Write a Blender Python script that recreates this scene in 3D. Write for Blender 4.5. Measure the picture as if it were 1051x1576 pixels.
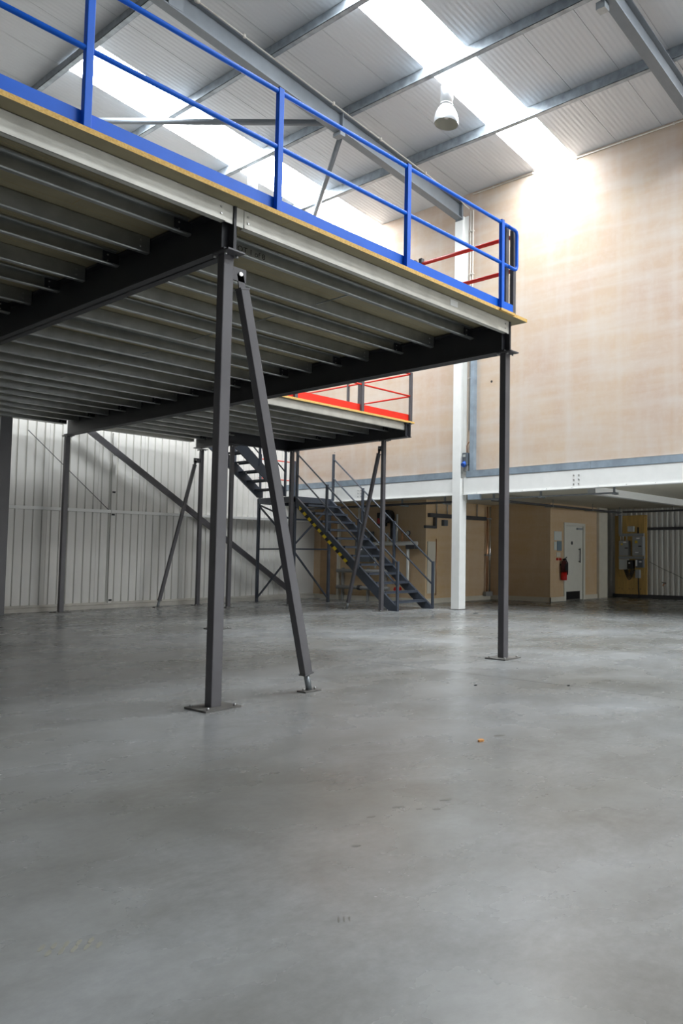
import bpy, bmesh, math, random
from mathutils import Vector, Matrix
random.seed(7)
for o in list(bpy.data.objects): bpy.data.objects.remove(o, do_unlink=True)
S = bpy.context.scene
C = S.collection

# ------------------------------------------------------------------ camera
IMG_W, IMG_H = 1051.0, 1576.0
F_PX, YAW, PITCH, ROLL, CX, CY, EYE = 1169.984, math.radians(35.319), math.radians(3.31), math.radians(0.29), 821.868, 788.0, 1.2
fw = Vector((math.cos(YAW)*math.cos(PITCH), math.sin(YAW)*math.cos(PITCH), math.sin(PITCH)))
rt = fw.cross(Vector((0, 0, 1))).normalized(); up = rt.cross(fw)
r2 = math.cos(ROLL)*rt + math.sin(ROLL)*up; u2 = -math.sin(ROLL)*rt + math.cos(ROLL)*up
cam = bpy.data.cameras.new('camera'); camo = bpy.data.objects.new('camera', cam); C.objects.link(camo)
camo.matrix_world = Matrix(((r2.x, u2.x, -fw.x, 0), (r2.y, u2.y, -fw.y, 0), (r2.z, u2.z, -fw.z, EYE), (0, 0, 0, 1)))
cam.sensor_fit = 'VERTICAL'; cam.sensor_height = 36.0; cam.lens = F_PX/IMG_H*36.0
cam.shift_x = (IMG_W/2 - CX)/IMG_H; cam.shift_y = (CY - IMG_H/2)/IMG_H
cam.clip_start = 0.05; cam.clip_end = 200
S.camera = camo

# ------------------------------------------------------------------ light and exposure
SKYLIGHT = 20.0      # radiance of the daylight in the translucent roof sheets
w = bpy.data.worlds.new('World'); S.world = w; w.use_nodes = True
w.node_tree.nodes['Background'].inputs[0].default_value = (0.80, 0.88, 1.0, 1)
w.node_tree.nodes['Background'].inputs[1].default_value = 1.0
S.view_settings.view_transform = 'Standard'; S.view_settings.look = 'None'
S.view_settings.gamma = 1.0; S.view_settings.use_curve_mapping = False
S.view_settings.exposure = 0.85

# ------------------------------------------------------------------ helpers
def srgb(r, g, b):
    f = lambda c: (c/255/12.92) if c/255 <= 0.04045 else ((c/255+0.055)/1.055)**2.4
    return (f(r), f(g), f(b), 1.0)
MATS = {}
def mat(name, col, rough=0.5, metal=0.0, var=0.0, vscale=6.0, bump=0.0, bscale=60.0, stretch=(1, 1, 1), col2=None, emit=0.0, spec=0.5, coat=0.0):
    m = bpy.data.materials.new(name); m.use_nodes = True; MATS[name] = m
    nt = m.node_tree; b = nt.nodes['Principled BSDF']
    b.inputs['Base Color'].default_value = col; b.inputs['Roughness'].default_value = rough
    b.inputs['Metallic'].default_value = metal; b.inputs['Specular IOR Level'].default_value = spec
    b.inputs['Coat Weight'].default_value = coat
    if emit:
        b.inputs['Emission Color'].default_value = (1.0, 1.0, 1.0, 1); b.inputs['Emission Strength'].default_value = emit
    g = nt.nodes.new('ShaderNodeNewGeometry'); mp = nt.nodes.new('ShaderNodeMapping'); mp.inputs['Scale'].default_value = stretch
    nt.links.new(g.outputs['Position'], mp.inputs['Vector'])
    if var or col2:
        n = nt.nodes.new('ShaderNodeTexNoise'); n.inputs['Scale'].default_value = vscale; n.inputs['Detail'].default_value = 5
        nt.links.new(mp.outputs[0], n.inputs['Vector'])
        cr = nt.nodes.new('ShaderNodeValToRGB'); c2 = col2 or tuple(max(0, c*(1-var)) for c in col[:3])+(1,)
        c1 = col if col2 else tuple(min(1, c*(1+var)) for c in col[:3])+(1,)
        cr.color_ramp.elements[0].position = 0.34; cr.color_ramp.elements[1].position = 0.66
        cr.color_ramp.elements[0].color = c2; cr.color_ramp.elements[1].color = c1
        nt.links.new(n.outputs['Fac'], cr.inputs['Fac']); nt.links.new(cr.outputs['Color'], b.inputs['Base Color'])
    if bump:
        n2 = nt.nodes.new('ShaderNodeTexNoise'); n2.inputs['Scale'].default_value = bscale; n2.inputs['Detail'].default_value = 3
        nt.links.new(mp.outputs[0], n2.inputs['Vector'])
        bp = nt.nodes.new('ShaderNodeBump'); bp.inputs['Strength'].default_value = bump; bp.inputs['Distance'].default_value = 0.01
        nt.links.new(n2.outputs['Fac'], bp.inputs['Height']); nt.links.new(bp.outputs['Normal'], b.inputs['Normal'])
    return m

class MB:
    """collects simple solids and links them as ONE mesh object"""
    def __init__(s): s.v = []; s.f = []; s.smooth = set()
    def _add(s, vs, fs, sm=False):
        k = len(s.v); s.v += [tuple(p) for p in vs]
        for f in fs:
            if sm: s.smooth.add(len(s.f))
            s.f.append(tuple(i+k for i in f))
        return s
    def box(s, x0, x1, y0, y1, z0, z1):
        x0, x1 = min(x0, x1), max(x0, x1); y0, y1 = min(y0, y1), max(y0, y1); z0, z1 = min(z0, z1), max(z0, z1)
        vs = [(x, y, z) for z in (z0, z1) for y in (y0, y1) for x in (x0, x1)]
        return s._add(vs, [(0, 2, 3, 1), (4, 5, 7, 6), (0, 1, 5, 4), (2, 6, 7, 3), (0, 4, 6, 2), (1, 3, 7, 5)])
    def bar(s, a, b, w, h, upv=(0, 0, 1)):
        """rectangular bar from a to b; h measured along upv, w across"""
        a = Vector(a); b = Vector(b); d = (b-a).normalized(); u = Vector(upv); u = (u - d*u.dot(d))
        if u.length < 1e-4: u = Vector((1, 0, 0)) - d*d.x
        u.normalize(); r = d.cross(u)
        vs = []
        for p in (a, b):
            for i, j in ((-1, -1), (1, -1), (1, 1), (-1, 1)): vs.append(p + r*(w/2*i) + u*(h/2*j))
        return s._add(vs, [(0, 1, 2, 3), (7, 6, 5, 4), (0, 4, 5, 1), (1, 5, 6, 2), (2, 6, 7, 3), (3, 7, 4, 0)])
    def tube(s, pts, r, n=10, cap=True):
        pts = [Vector(p) for p in pts]; rings = []; u = None
        for i, p in enumerate(pts):
            d = (pts[min(i+1, len(pts)-1)] - pts[max(i-1, 0)]).normalized()
            if u is None: u = d.orthogonal().normalized()
            else: u = (u - d*u.dot(d)).normalized()
            v = d.cross(u); rings.append([p + (u*math.cos(2*math.pi*k/n) + v*math.sin(2*math.pi*k/n))*r for k in range(n)])
        vs = [q for rg in rings for q in rg]; fs = []
        for i in range(len(rings)-1):
            for k in range(n): fs.append((i*n+k, i*n+(k+1) % n, (i+1)*n+(k+1) % n, (i+1)*n+k))
        s._add(vs, fs, True)
        if cap:
            k = len(s.v) - len(vs); s.f.append(tuple(k+i for i in range(n))[::-1]); s.f.append(tuple(k+len(vs)-n+i for i in range(n)))
        return s
    def lathe(s, prof, c=(0, 0, 0), n=24):
        vs = []; fs = []
        for r, z in prof:
            for k in range(n): vs.append((c[0]+r*math.cos(2*math.pi*k/n), c[1]+r*math.sin(2*math.pi*k/n), c[2]+z))
        for i in range(len(prof)-1):
            for k in range(n): fs.append((i*n+k, i*n+(k+1) % n, (i+1)*n+(k+1) % n, (i+1)*n+k))
        return s._add(vs, fs, True)
    def prism(s, poly, ax, a, b):
        """polygon (2D, CCW) in the plane normal to axis ax ('x','y','z'), extruded from a to b"""
        def P(q, t): return (t, q[0], q[1]) if ax == 'x' else (q[0], t, q[1]) if ax == 'y' else (q[0], q[1], t)
        n = len(poly); vs = [P(q, a) for q in poly] + [P(q, b) for q in poly]
        fs = [tuple(range(n))[::-1], tuple(range(n, 2*n))] + [(i, (i+1) % n, n+(i+1) % n, n+i) for i in range(n)]
        return s._add(vs, fs)
    def mesh(s, name, m, origin=(0, 0, 0)):
        me = bpy.data.meshes.new(name); ox, oy, oz = origin
        me.from_pydata([(x-ox, y-oy, z-oz) for x, y, z in s.v], [], s.f)
        bm = bmesh.new(); bm.from_mesh(me); bmesh.ops.recalc_face_normals(bm, faces=bm.faces); bm.to_mesh(me); bm.free()
        for i in s.smooth: me.polygons[i].use_smooth = True
        me.materials.append(MATS[m] if isinstance(m, str) else m); return me
    def build(s, name, m, parent=None, bevel=0.0):
        """vertices are in world coordinates; the object sits at its own centre"""
        xs = [[p[i] for p in s.v] for i in range(3)]
        c = Vector([(min(t)+max(t))/2 for t in xs]); c.z = min(xs[2])
        o = bpy.data.objects.new(name, s.mesh(name, m, c)); C.objects.link(o)
        o.location = c
        if parent is not None:
            o.parent = parent; o.location = c - wloc(parent)
        if bevel:
            md = o.modifiers.new('bevel', 'BEVEL'); md.width = bevel; md.segments = 2; md.limit_method = 'ANGLE'
        return o
def wloc(o):
    v = Vector((0, 0, 0))
    while o is not None: v += o.location; o = o.parent
    return v
def inst(name, me, loc, parent=None):
    o = bpy.data.objects.new(name, me); C.objects.link(o)
    o.location = Vector(loc) - (wloc(parent) if parent is not None else Vector((0, 0, 0)))
    if parent is not None: o.parent = parent
    return o
def tag(o, label, cat, group=None):
    o['label'] = label; o['category'] = cat
    if group: o['group'] = group
    return o
def thing(name, loc, label, cat, group=None):
    o = bpy.data.objects.new(name, None); C.objects.link(o); o.location = loc; o.empty_display_size = 0.1
    return tag(o, label, cat, group)
def struct(o): o['kind'] = 'structure'; return o
def struct_empty(name, loc=(0, 0, 0)):
    o = bpy.data.objects.new(name, None); C.objects.link(o); o.location = loc; return struct(o)

# ------------------------------------------------------------------ materials
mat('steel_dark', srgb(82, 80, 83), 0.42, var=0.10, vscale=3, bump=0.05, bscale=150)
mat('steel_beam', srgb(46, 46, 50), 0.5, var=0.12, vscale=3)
mat('steel_stair', srgb(66, 72, 82), 0.42, var=0.10, vscale=4)
mat('galv', srgb(150, 156, 160), 0.38, 0.75, var=0.12, vscale=9, bump=0.04, bscale=80)
mat('galv_joist', srgb(172, 174, 172), 0.28, 0.8, var=0.12, vscale=7)
mat('galv_edge', srgb(205, 203, 194), 0.5, 0.25, var=0.10, vscale=5)
mat('galv_purlin', srgb(148, 156, 163), 0.4, 0.35, var=0.22, vscale=6)
mat('galv_wall', srgb(150, 164, 176), 0.5, 0.3, var=0.14, vscale=5)
mat('rafter_grey', srgb(120, 126, 132), 0.5, var=0.05)
mat('bolt', srgb(190, 190, 188), 0.35, 0.8)
mat('base_plate', srgb(98, 96, 92), 0.6, var=0.18, vscale=20)
mat('blue', srgb(6, 98, 214), 0.42, var=0.04, spec=0.35)
mat('red', srgb(226, 44, 24), 0.4, var=0.05)
mat('red_extinguisher', srgb(196, 20, 16), 0.3)
mat('dark_red', srgb(70, 18, 18), 0.4)
mat('white_paint', srgb(238, 238, 234), 0.5, var=0.02)
mat('door_paint', srgb(222, 220, 208), 0.45, var=0.02)
mat('skirting', srgb(212, 206, 190), 0.55, var=0.03)
mat('clad', srgb(224, 222, 216), 0.5, var=0.03, vscale=1.2)
mat('clad_dirty', srgb(196, 192, 182), 0.6, var=0.12, vscale=3)
mat('liner', srgb(226, 224, 220), 0.55)
mat('sticker', srgb(240, 240, 238), 0.6)
mat('black', srgb(24, 24, 26), 0.5)
mat('rubber', srgb(36, 36, 38), 0.6)
mat('box_grey', srgb(150, 154, 156), 0.5)
mat('box_dark', srgb(92, 98, 104), 0.5)
mat('box_light', srgb(186, 192, 190), 0.5)
mat('blue_plug', srgb(30, 90, 190), 0.4)
mat('copper', srgb(196, 150, 116), 0.3, 0.8)
mat('chrome', srgb(205, 206, 208), 0.22, 0.9)
mat('pipe_grey', srgb(150, 150, 148), 0.5)
mat('foil', srgb(222, 222, 216), 0.35, 0.25)
mat('pipe_dark', srgb(70, 70, 72), 0.5)
mat('yellow', srgb(236, 200, 20), 0.5)
mat('warn_yellow', srgb(220, 190, 60), 0.5)
mat('paper', srgb(206, 210, 204), 0.8)
mat('paper_blue', srgb(120, 140, 150), 0.8)
mat('ply', srgb(204, 168, 100), 0.65, var=0.12, vscale=3, stretch=(1, 6, 1))
mat('brown_board', srgb(166, 134, 98), 0.7, var=0.08)
mat('soffit', srgb(212, 206, 188), 0.7, var=0.03)
mat('conduit_white', srgb(228, 222, 212), 0.5)
mat('ink', srgb(30, 30, 30), 0.8)
mat('lamp_alu', srgb(214, 216, 218), 0.28, 0.6)
mat('lamp_inside', srgb(196, 196, 186), 0.4, 0.2)
mat('wood_chip', srgb(206, 146, 84), 0.7)
mat('shell_wall', srgb(214, 216, 218), 0.7, var=0.04)

# skylight: white translucent sheet carrying the daylight
m = mat('skylight', (0.9, 0.9, 0.9, 1), 0.5); nt = m.node_tree
b = nt.nodes['Principled BSDF']; b.inputs['Emission Color'].default_value = (0.90, 0.955, 1.0, 1); b.inputs['Emission Strength'].default_value = SKYLIGHT

m = mat('glazing', (0.9, 0.9, 0.9, 1), 0.3); b = m.node_tree.nodes['Principled BSDF']
b.inputs['Emission Color'].default_value = (0.92, 0.96, 1.0, 1); b.inputs['Emission Strength'].default_value = SKYLIGHT*0.45
# particle board (deck edge and soffit)
m = mat('osb', srgb(228, 190, 112), 0.75, col2=srgb(206, 162, 84), vscale=70, bump=0.25, bscale=120)
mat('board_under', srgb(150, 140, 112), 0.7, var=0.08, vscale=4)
mat('deck_top', srgb(128, 126, 122), 0.7, var=0.06)
# polished concrete floor
def concrete():
    m = mat('concrete', (0.3, 0.3, 0.3, 1), 0.3); nt = m.node_tree; b = nt.nodes['Principled BSDF']
    g = nt.nodes.new('ShaderNodeNewGeometry')
    def noise(scale, detail, rough=0.55, dist=0.0):
        n = nt.nodes.new('ShaderNodeTexNoise'); n.inputs['Scale'].default_value = scale; n.inputs['Detail'].default_value = detail
        n.inputs['Roughness'].default_value = rough; n.inputs['Distortion'].default_value = dist
        nt.links.new(g.outputs['Position'], n.inputs['Vector']); return n
    def ramp(n, stops):
        r = nt.nodes.new('ShaderNodeValToRGB'); e = r.color_ramp.elements
        while len(e) < len(stops): e.new(0.5)
        for k, (p, c) in enumerate(stops): e[k].position = p; e[k].color = c
        nt.links.new(n.outputs['Fac'], r.inputs['Fac']); return r
    def mix(kind, fac, a, c):
        x = nt.nodes.new('ShaderNodeMixRGB'); x.blend_type = kind; x.inputs[0].default_value = fac
        nt.links.new(a.outputs[0], x.inputs[1]); nt.links.new(c.outputs[0], x.inputs[2]); return x
    big = ramp(noise(0.45, 6, 0.6, 0.3), [(0.30, srgb(126, 125, 119)), (0.70, srgb(168, 171, 173))])
    mid = ramp(noise(2.2, 9, 0.72, 0.5), [(0.30, (0.74, 0.735, 0.72, 1)), (0.70, (1.0, 1.0, 1.0, 1))])
    fin = ramp(noise(24, 6, 0.7), [(0.28, (0.84, 0.84, 0.84, 1)), (0.72, (1.0, 1.0, 1.0, 1))])
    c = mix('MULTIPLY', 1.0, big, mid); c = mix('MULTIPLY', 1.0, c, fin)
    nt.links.new(c.outputs[0], b.inputs['Base Color'])
    rr = ramp(noise(1.4, 6), [(0.3, (0.20, 0.20, 0.20, 1)), (0.7, (0.34, 0.34, 0.34, 1))]); nt.links.new(rr.outputs[0], b.inputs['Roughness'])
    b.inputs['Specular IOR Level'].default_value = 0.5
concrete()
# skim-coated plaster board: pink-tan with pale trowel streaks lying along the wall and pale taped joints
def plaster(name, base, pale, warm, joint=True):
    m = mat(name, base, 0.85); nt = m.node_tree; b = nt.nodes['Principled BSDF']
    g = nt.nodes.new('ShaderNodeNewGeometry')
    def noise(sc, st, det=6, dist=0.4):
        mp = nt.nodes.new('ShaderNodeMapping'); mp.inputs['Scale'].default_value = st; nt.links.new(g.outputs['Position'], mp.inputs['Vector'])
        n = nt.nodes.new('ShaderNodeTexNoise'); n.inputs['Scale'].default_value = sc; n.inputs['Detail'].default_value = det; n.inputs['Distortion'].default_value = dist
        nt.links.new(mp.outputs[0], n.inputs['Vector']); return n
    def ramp(n, stops):
        r = nt.nodes.new('ShaderNodeValToRGB'); e = r.color_ramp.elements
        for k, (p, c) in enumerate(stops): e[k].position = p; e[k].color = c
        nt.links.new(n.outputs['Fac'], r.inputs['Fac']); return r
    def mix(a, c, f, kind='MIX'):
        x = nt.nodes.new('ShaderNodeMixRGB'); x.blend_type = kind
        nt.links.new(a.outputs[0], x.inputs[1]); nt.links.new(c.outputs[0], x.inputs[2])
        if isinstance(f, float): x.inputs[0].default_value = f
        else: nt.links.new(f.outputs[0], x.inputs[0])
        return x
    rgb = nt.nodes.new('ShaderNodeRGB'); rgb.outputs[0].default_value = pale
    c = ramp(noise(0.5, (1, 1, 1.2), 4), [(0.35, base), (0.65, warm)])
    s = ramp(noise(1.3, (0.35, 0.35, 3.2), 8, 0.15), [(0.42, (0, 0, 0, 1)), (0.72, (0.55, 0.55, 0.55, 1))]); c = mix(c, rgb, s)
    s = ramp(noise(2.6, (1.2, 1.2, 0.25), 6, 0.1), [(0.48, (0, 0, 0, 1)), (0.78, (0.45, 0.45, 0.45, 1))]); c = mix(c, rgb, s)
    s = ramp(noise(9.0, (1, 1, 1), 6, 0.0), [(0.45, (0, 0, 0, 1)), (0.75, (0.25, 0.25, 0.25, 1))]); c = mix(c, rgb, s)
    if joint:                                   # taped joints every board width
        sx = nt.nodes.new('ShaderNodeSeparateXYZ'); nt.links.new(g.outputs['Position'], sx.inputs[0])
        ad = nt.nodes.new('ShaderNodeMath'); ad.operation = 'PINGPONG'; ad.inputs[1].default_value = 0.6; nt.links.new(sx.outputs['Y'], ad.inputs[0])
        jr = nt.nodes.new('ShaderNodeValToRGB'); jr.color_ramp.elements[0].position = 0.02; jr.color_ramp.elements[0].color = (0.22, 0.22, 0.22, 1)
        jr.color_ramp.elements[1].position = 0.085; jr.color_ramp.elements[1].color = (0, 0, 0, 1); nt.links.new(ad.outputs[0], jr.inputs['Fac']); c = mix(c, rgb, jr)
    nt.links.new(c.outputs[0], b.inputs['Base Color']); b.inputs['Specular IOR Level'].default_value = 0.25
plaster('plaster_upper', srgb(196, 172, 154), srgb(210, 202, 194), srgb(204, 182, 158))
plaster('plaster_lower', srgb(202, 174, 140), srgb(214, 194, 166), srgb(206, 176, 134), False)
# roof liner sheet: fine ribs
def liner():
    m = mat('roof_liner', srgb(204, 206, 209), 0.5); nt = m.node_tree; b = nt.nodes['Principled BSDF']
    g = nt.nodes.new('ShaderNodeNewGeometry'); wv = nt.nodes.new('ShaderNodeTexWave'); wv.bands_direction = 'Y'; wv.inputs['Scale'].default_value = 3.2
    nt.links.new(g.outputs['Position'], wv.inputs['Vector'])
    bp = nt.nodes.new('ShaderNodeBump'); bp.inputs['Strength'].default_value = 0.35; bp.inputs['Distance'].default_value = 0.012
    nt.links.new(wv.outputs['Fac'], bp.inputs['Height']); nt.links.new(bp.outputs[0], b.inputs['Normal'])
liner()
# hazard tape
def hazard():
    m = mat('hazard', srgb(236, 200, 20), 0.5); nt = m.node_tree; b = nt.nodes['Principled BSDF']
    g = nt.nodes.new('ShaderNodeNewGeometry'); wv = nt.nodes.new('ShaderNodeTexWave'); wv.bands_direction = 'Z'; wv.inputs['Scale'].default_value = 1.5
    mp = nt.nodes.new('ShaderNodeMapping'); mp.inputs['Rotation'].default_value = (0.5, 0, 0)
    nt.links.new(g.outputs['Position'], mp.inputs['Vector']); nt.links.new(mp.outputs[0], wv.inputs['Vector'])
    r = nt.nodes.new('ShaderNodeValToRGB'); r.color_ramp.interpolation = 'CONSTANT'; r.color_ramp.elements[0].color = srgb(22, 22, 22); r.color_ramp.elements[1].position = 0.5; r.color_ramp.elements[1].color = srgb(236, 204, 24)
    nt.links.new(wv.outputs['Fac'], r.inputs['Fac']); nt.links.new(r.outputs[0], b.inputs['Base Color'])
hazard()

# ------------------------------------------------------------------ key dimensions (metres)
XW = 13.05                       # upper right-hand wall
YL = 17.45                       # clad wall (left in the picture)
XB, YB = -13.05, -12.0           # far sides of the hall behind the photographer
ZR, SL = 9.53, 0.115             # roof soffit at the wall, slope
def roofz(x): return ZR + SL*(XW - abs(x))

# ================================================================== FLOOR
fl = struct_empty('floor')
xs = [XB-0.1, -6.0, 0.0, 6.01, 20.2]
for a, b in zip(xs[:-1], xs[1:]):
    MB().box(a+0.0025, b-0.0025, YB-0.1, YL+0.2, -0.12, 0.0).build('slab', 'concrete', fl)
MB().box(XB-0.1, 20.2, YB-0.1, YL+0.2, -0.20, -0.11).build('subfloor', 'base_plate', fl)

# oil spots and tyre marks with their own outlines
mat('oil_stain', srgb(104, 104, 98), 0.35); mat('tyre_mark', srgb(140, 138, 126), 0.4)
def stain(x, y, rx, ry, mm='oil_stain', ang=0.4):
    n = 11; c, q = math.cos(ang), math.sin(ang); pts = []
    for k in range(n):
        t = 2*math.pi*k/n; r = 0.75+0.4*random.random(); u, v = rx*r*math.cos(t), ry*r*math.sin(t)
        pts.append((x+u*c-v*q, y+u*q+v*c))
    MB().prism(pts, 'z', 0.0002, 0.0006).build('stain', mm, fl)
random.seed(21)
for x, y, a, b in ((2.484, 2.666, .022, .014), (2.651, 2.668, .034, .014), (2.691, 2.566, .018, .010), (2.74, 2.499, .02, .014), (2.866, 2.555, .03, .015), (4.081, 3.169, .05, .02), (2.203, 2.453, .02, .012)): stain(x, y, a, b, 'oil_stain', -0.6)
for k in range(5):                                                        # tyre print, a row of short bars
    for j in range(2): stain(1.085+k*0.028, 2.60-k*0.018-j*0.05, 0.022, 0.008, 'tyre_mark', 0.9)
for k in range(3): stain(1.735+k*0.014, 2.01-k*0.010, 0.022, 0.0035, 'oil_stain', 0.9)
random.seed(7)
# ================================================================== ROOF
cl = struct_empty('ceiling')
SKY = [(14.02, 15.22), (8.25, 9.25), (2.45, 3.45), (-3.40, -2.40), (-9.20, -8.20)]
SKX0 = 6.08                                                       # upper end of the roof lights
edges = [17.55, 16.4, 15.22, 14.02, 13.02, 12.06, 11.10, 10.15, 9.25, 8.25, 7.25, 6.25, 5.30, 4.35, 3.45, 2.45, 1.45, 0.45, -0.5, -1.45, -2.40, -3.40, -4.4, -5.4, -6.3, -7.25, -8.20, -9.20, -10.2, -11.2, -12.1]
GAP = 0.004
for sgn in (1, -1):
    for y1, y0 in zip(edges[:-1], edges[1:]):
        sky = sgn == 1 and any(abs(y0-a) < 0.01 and abs(y1-b) < 0.01 for a, b in SKY)
        xo = SKX0-0.02 if sky else XW+0.15
        pr = [(0, roofz(0)), (sgn*xo, roofz(xo)), (sgn*xo, roofz(xo)+0.05), (0, roofz(0)+0.05)]
        MB().prism(pr, 'y', y0+GAP, y1-GAP).build('roof_panel', 'roof_liner', cl)
MB().prism([(-13.3, roofz(13.3)+0.15), (0, roofz(0)+0.15), (13.3, roofz(13.3)+0.15), (13.3, roofz(13.3)+0.25), (0, roofz(0)+0.25), (-13.3, roofz(13.3)+0.25)], 'y', -12.3, 17.8).build('leak_shield', 'liner', cl)  # unseen slab added over panels and roof lights to stop light leaking through gaps
n = 0
for sgn in (1,):
    for y0, y1 in SKY:
        n += 1
        # translucent sheet, in lengths between the purlins
        so = struct_empty('window_%d' % n, (sgn*9.5, (y0+y1)/2, roofz(9.5)))
        xx = [SKX0, 7.80, 9.56, 11.33, XW+0.1]
        for a, b in zip(xx[:-1], xx[1:]):
            pr = [(sgn*a, roofz(a)), (sgn*b, roofz(b)), (sgn*b, roofz(b)+0.03), (sgn*a, roofz(a)+0.03)]
            po_ = MB().prism(pr, 'y', y0+0.01, y1-0.01).build('pane', 'sticker', so)
            po_.data.materials.append(MATS['skylight'])                    # daylight leaves through the underside
            for f_ in po_.data.polygons:
                if f_.normal.z < -0.9: f_.material_index = 1

# ================================================================== WALLS
# upper right wall (skim-coated board above the undercroft)
MB().box(XW, XW+0.25, YB, YL+0.2, 3.05, 9.75).build('plaster_board', 'plaster_upper', struct_empty('wall_right'))
wr = bpy.data.objects['wall_right']
# small holes left in the plaster
mb = MB().tube([(XW-0.002, 10.42, 5.06), (XW+0.02, 10.42, 5.06)], 0.028, 14); mb.build('drilled_hole', 'black', wr)
for yy, zz, rr in ((15.62, 3.86, .012), (15.62, 3.78, .018), (15.62, 3.62, .014), (15.62, 3.50, .013), (15.4, 3.9, .008), (15.4, 3.7, .008)):
    MB().tube([(XW-0.002, yy, zz), (XW+0.02, yy, zz)], rr, 10).build('drilled_hole', 'black', wr)
# galvanised strip at the foot of the plaster, with butt joints
tr = struct_empty('trim_1', (12.95, 5, 3.0))
for a, b in ((-6.0, 1.9), (1.905, 7.78), (7.785, 11.02), (11.36, 14.2), (14.205, YL)):
    mb = MB().box(12.915, 13.06, a, b, 3.085, 3.09); mb.box(12.915, 12.92, a, b, 2.945, 3.09); mb.box(12.915, 13.06, a, b, 2.943, 2.948); mb.build('strip', 'galv_wall', tr)
# thin conduit along the top of the wall
cd = thing('conduit', (XW-0.03, 8, 9.3), 'thin pale conduit clipped along the top of the plaster wall under the roof', 'conduit')
MB().tube([(XW-0.02, YB+0.5, ZR-0.055), (XW-0.02, 11.0, ZR-0.055)], 0.012, 8).build('pipe', 'conduit_white', cd)
for k in range(14):
    MB().box(XW-0.035, XW+0.0, 10.4-k*1.1-0.015, 10.4-k*1.1+0.015, ZR-0.075, ZR-0.035).build('clip', 'conduit_white', cd)

# clad wall: each sheet a ribbed profile standing on a kerb
wl = struct_empty('wall_left', (6, YL, 0))
def sheet_profile(x0, wd, y, rib, n):
    """outline in plan of one sheet, ribs proud of the pans towards -Y"""
    p = []; pitch = wd/n
    for k in range(n):
        a = x0+k*pitch
        p += [(a, y), (a+0.03, y), (a+0.042, y+rib), (a+0.075, y+rib), (a+0.087, y)]
    p += [(x0+wd, y)]
    return p
def clad_sheet_mesh(wd, h, n, name, mname, thick=0.006, rib=0.032):
    pr = sheet_profile(0, wd, 0, rib, n); poly = pr + [(x, yy+thick) for x, yy in reversed(pr)]
    return MB().prism(poly, 'z', 0, h).mesh(name, mname)
me_lo = clad_sheet_mesh(0.996, 2.0, 6, 'cladding_sheet', 'clad'); me_hi = clad_sheet_mesh(0.996, 8.6, 6, 'cladding_sheet_upper', 'clad')
for k in range(26):
    x0 = -12.95+k*1.0
    inst('cladding_sheet', me_lo, (x0, YL, 0.14), wl); inst('cladding_sheet', me_hi, (x0, YL, 2.15), wl)
MB().box(XB, 14.2, YL+0.04, YL+0.2, 0, 11.5).build('wall_backing', 'clad', wl)
bl = struct_empty('baseboard_left', (6, YL, 0))
MB().box(XB, 13.9, YL-0.07, YL+0.04, 0, 0.085).build('kerb', 'clad_dirty', bl)
MB().box(XB, 13.9, YL-0.03, YL+0.04, 0.09, 0.14).build('flashing', 'clad_dirty', bl)
# horizontal rail across the cladding, in lengths
g = thing('cladding_rail', (8, YL-0.03, 2.12), 'long pale horizontal rail across the clad wall under the decks', 'rail')
for a, b in ((0.0, 4.6), (4.61, 8.3), (8.31, 13.9)):
    MB().box(a, b, YL-0.10, YL-0.002, 2.105, 2.17).build('rail_length', 'white_paint', g)
# walls behind the photographer (plain shell)
mb = MB(); mb.box(XB-0.2, 13.5, YB-0.2, YB, 0, 11.5); mb.box(19.7, 20.2, YB-0.2, YB, 0, 11.5); mb.box(13.5, 19.7, YB-0.2, YB, 2.45, 11.5); mb.box(13.5, 19.7, YB-0.2, YB, 0, 0.12)
struct(mb.build('wall_back', 'shell_wall'))
# glazed front of the undercroft, at the street end of the building
gz = struct_empty('window_6', (16.6, YB-0.1, 0.12))
for k in range(4):
    a = 13.5+k*1.55
    MB().box(a+0.05, a+1.50, YB-0.13, YB-0.10, 0.17, 2.40).build('pane', 'glazing', gz)
    mb = MB(); mb.box(a, a+0.05, YB-0.16, YB-0.04, 0.12, 2.45); mb.box(a+1.50, a+1.55, YB-0.16, YB-0.04, 0.12, 2.45); mb.box(a, a+1.55, YB-0.16, YB-0.04, 0.12, 0.17); mb.box(a, a+1.55, YB-0.16, YB-0.04, 2.40, 2.45)
    mb.build('window_frame', 'box_dark', gz)
struct(MB().box(XB-0.2, XB, YB, YL+0.2, 0, 11.5).build('wall_far', 'shell_wall'))

# undercroft below the plaster wall
wu = struct_empty('wall_undercroft', (15, 12, 0))
MB().box(13.95, 14.1, 13.351, YL+0.2, 0, 2.6).build('partition_face', 'plaster_lower', wu)
MB().box(13.95, 16.549, 13.2, 13.35, 0, 2.6).build('partition_face', 'plaster_lower', wu)
MB().box(16.55, 16.70, 11.351, 13.35, 0, 2.6).build('partition_face', 'plaster_lower', wu)
DX0, DX1, DZ = 17.24, 18.20, 2.06
mb = MB().box(16.55, DX0, 11.2, 11.35, 0, 2.6); mb.build('partition_face', 'plaster_lower', wu)
MB().box(DX1, 18.93, 11.2, 11.35, 0, 2.6).build('partition_face', 'plaster_lower', wu)
MB().box(DX0, DX1, 11.2, 11.35, DZ, 2.6).build('partition_face', 'plaster_lower', wu)
MB().box(18.93, 19.42, 11.12, 11.4, 0, 2.6).build('boxed_pillar', 'skirting', wu)
MB().box(16.701, 19.9, 13.0, 13.2, 0, 2.6).build('partition_face', 'plaster_lower', wu)
wf = struct_empty('wall_outer', (19.95, 6, 0))
me_u = None
pr = []
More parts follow.
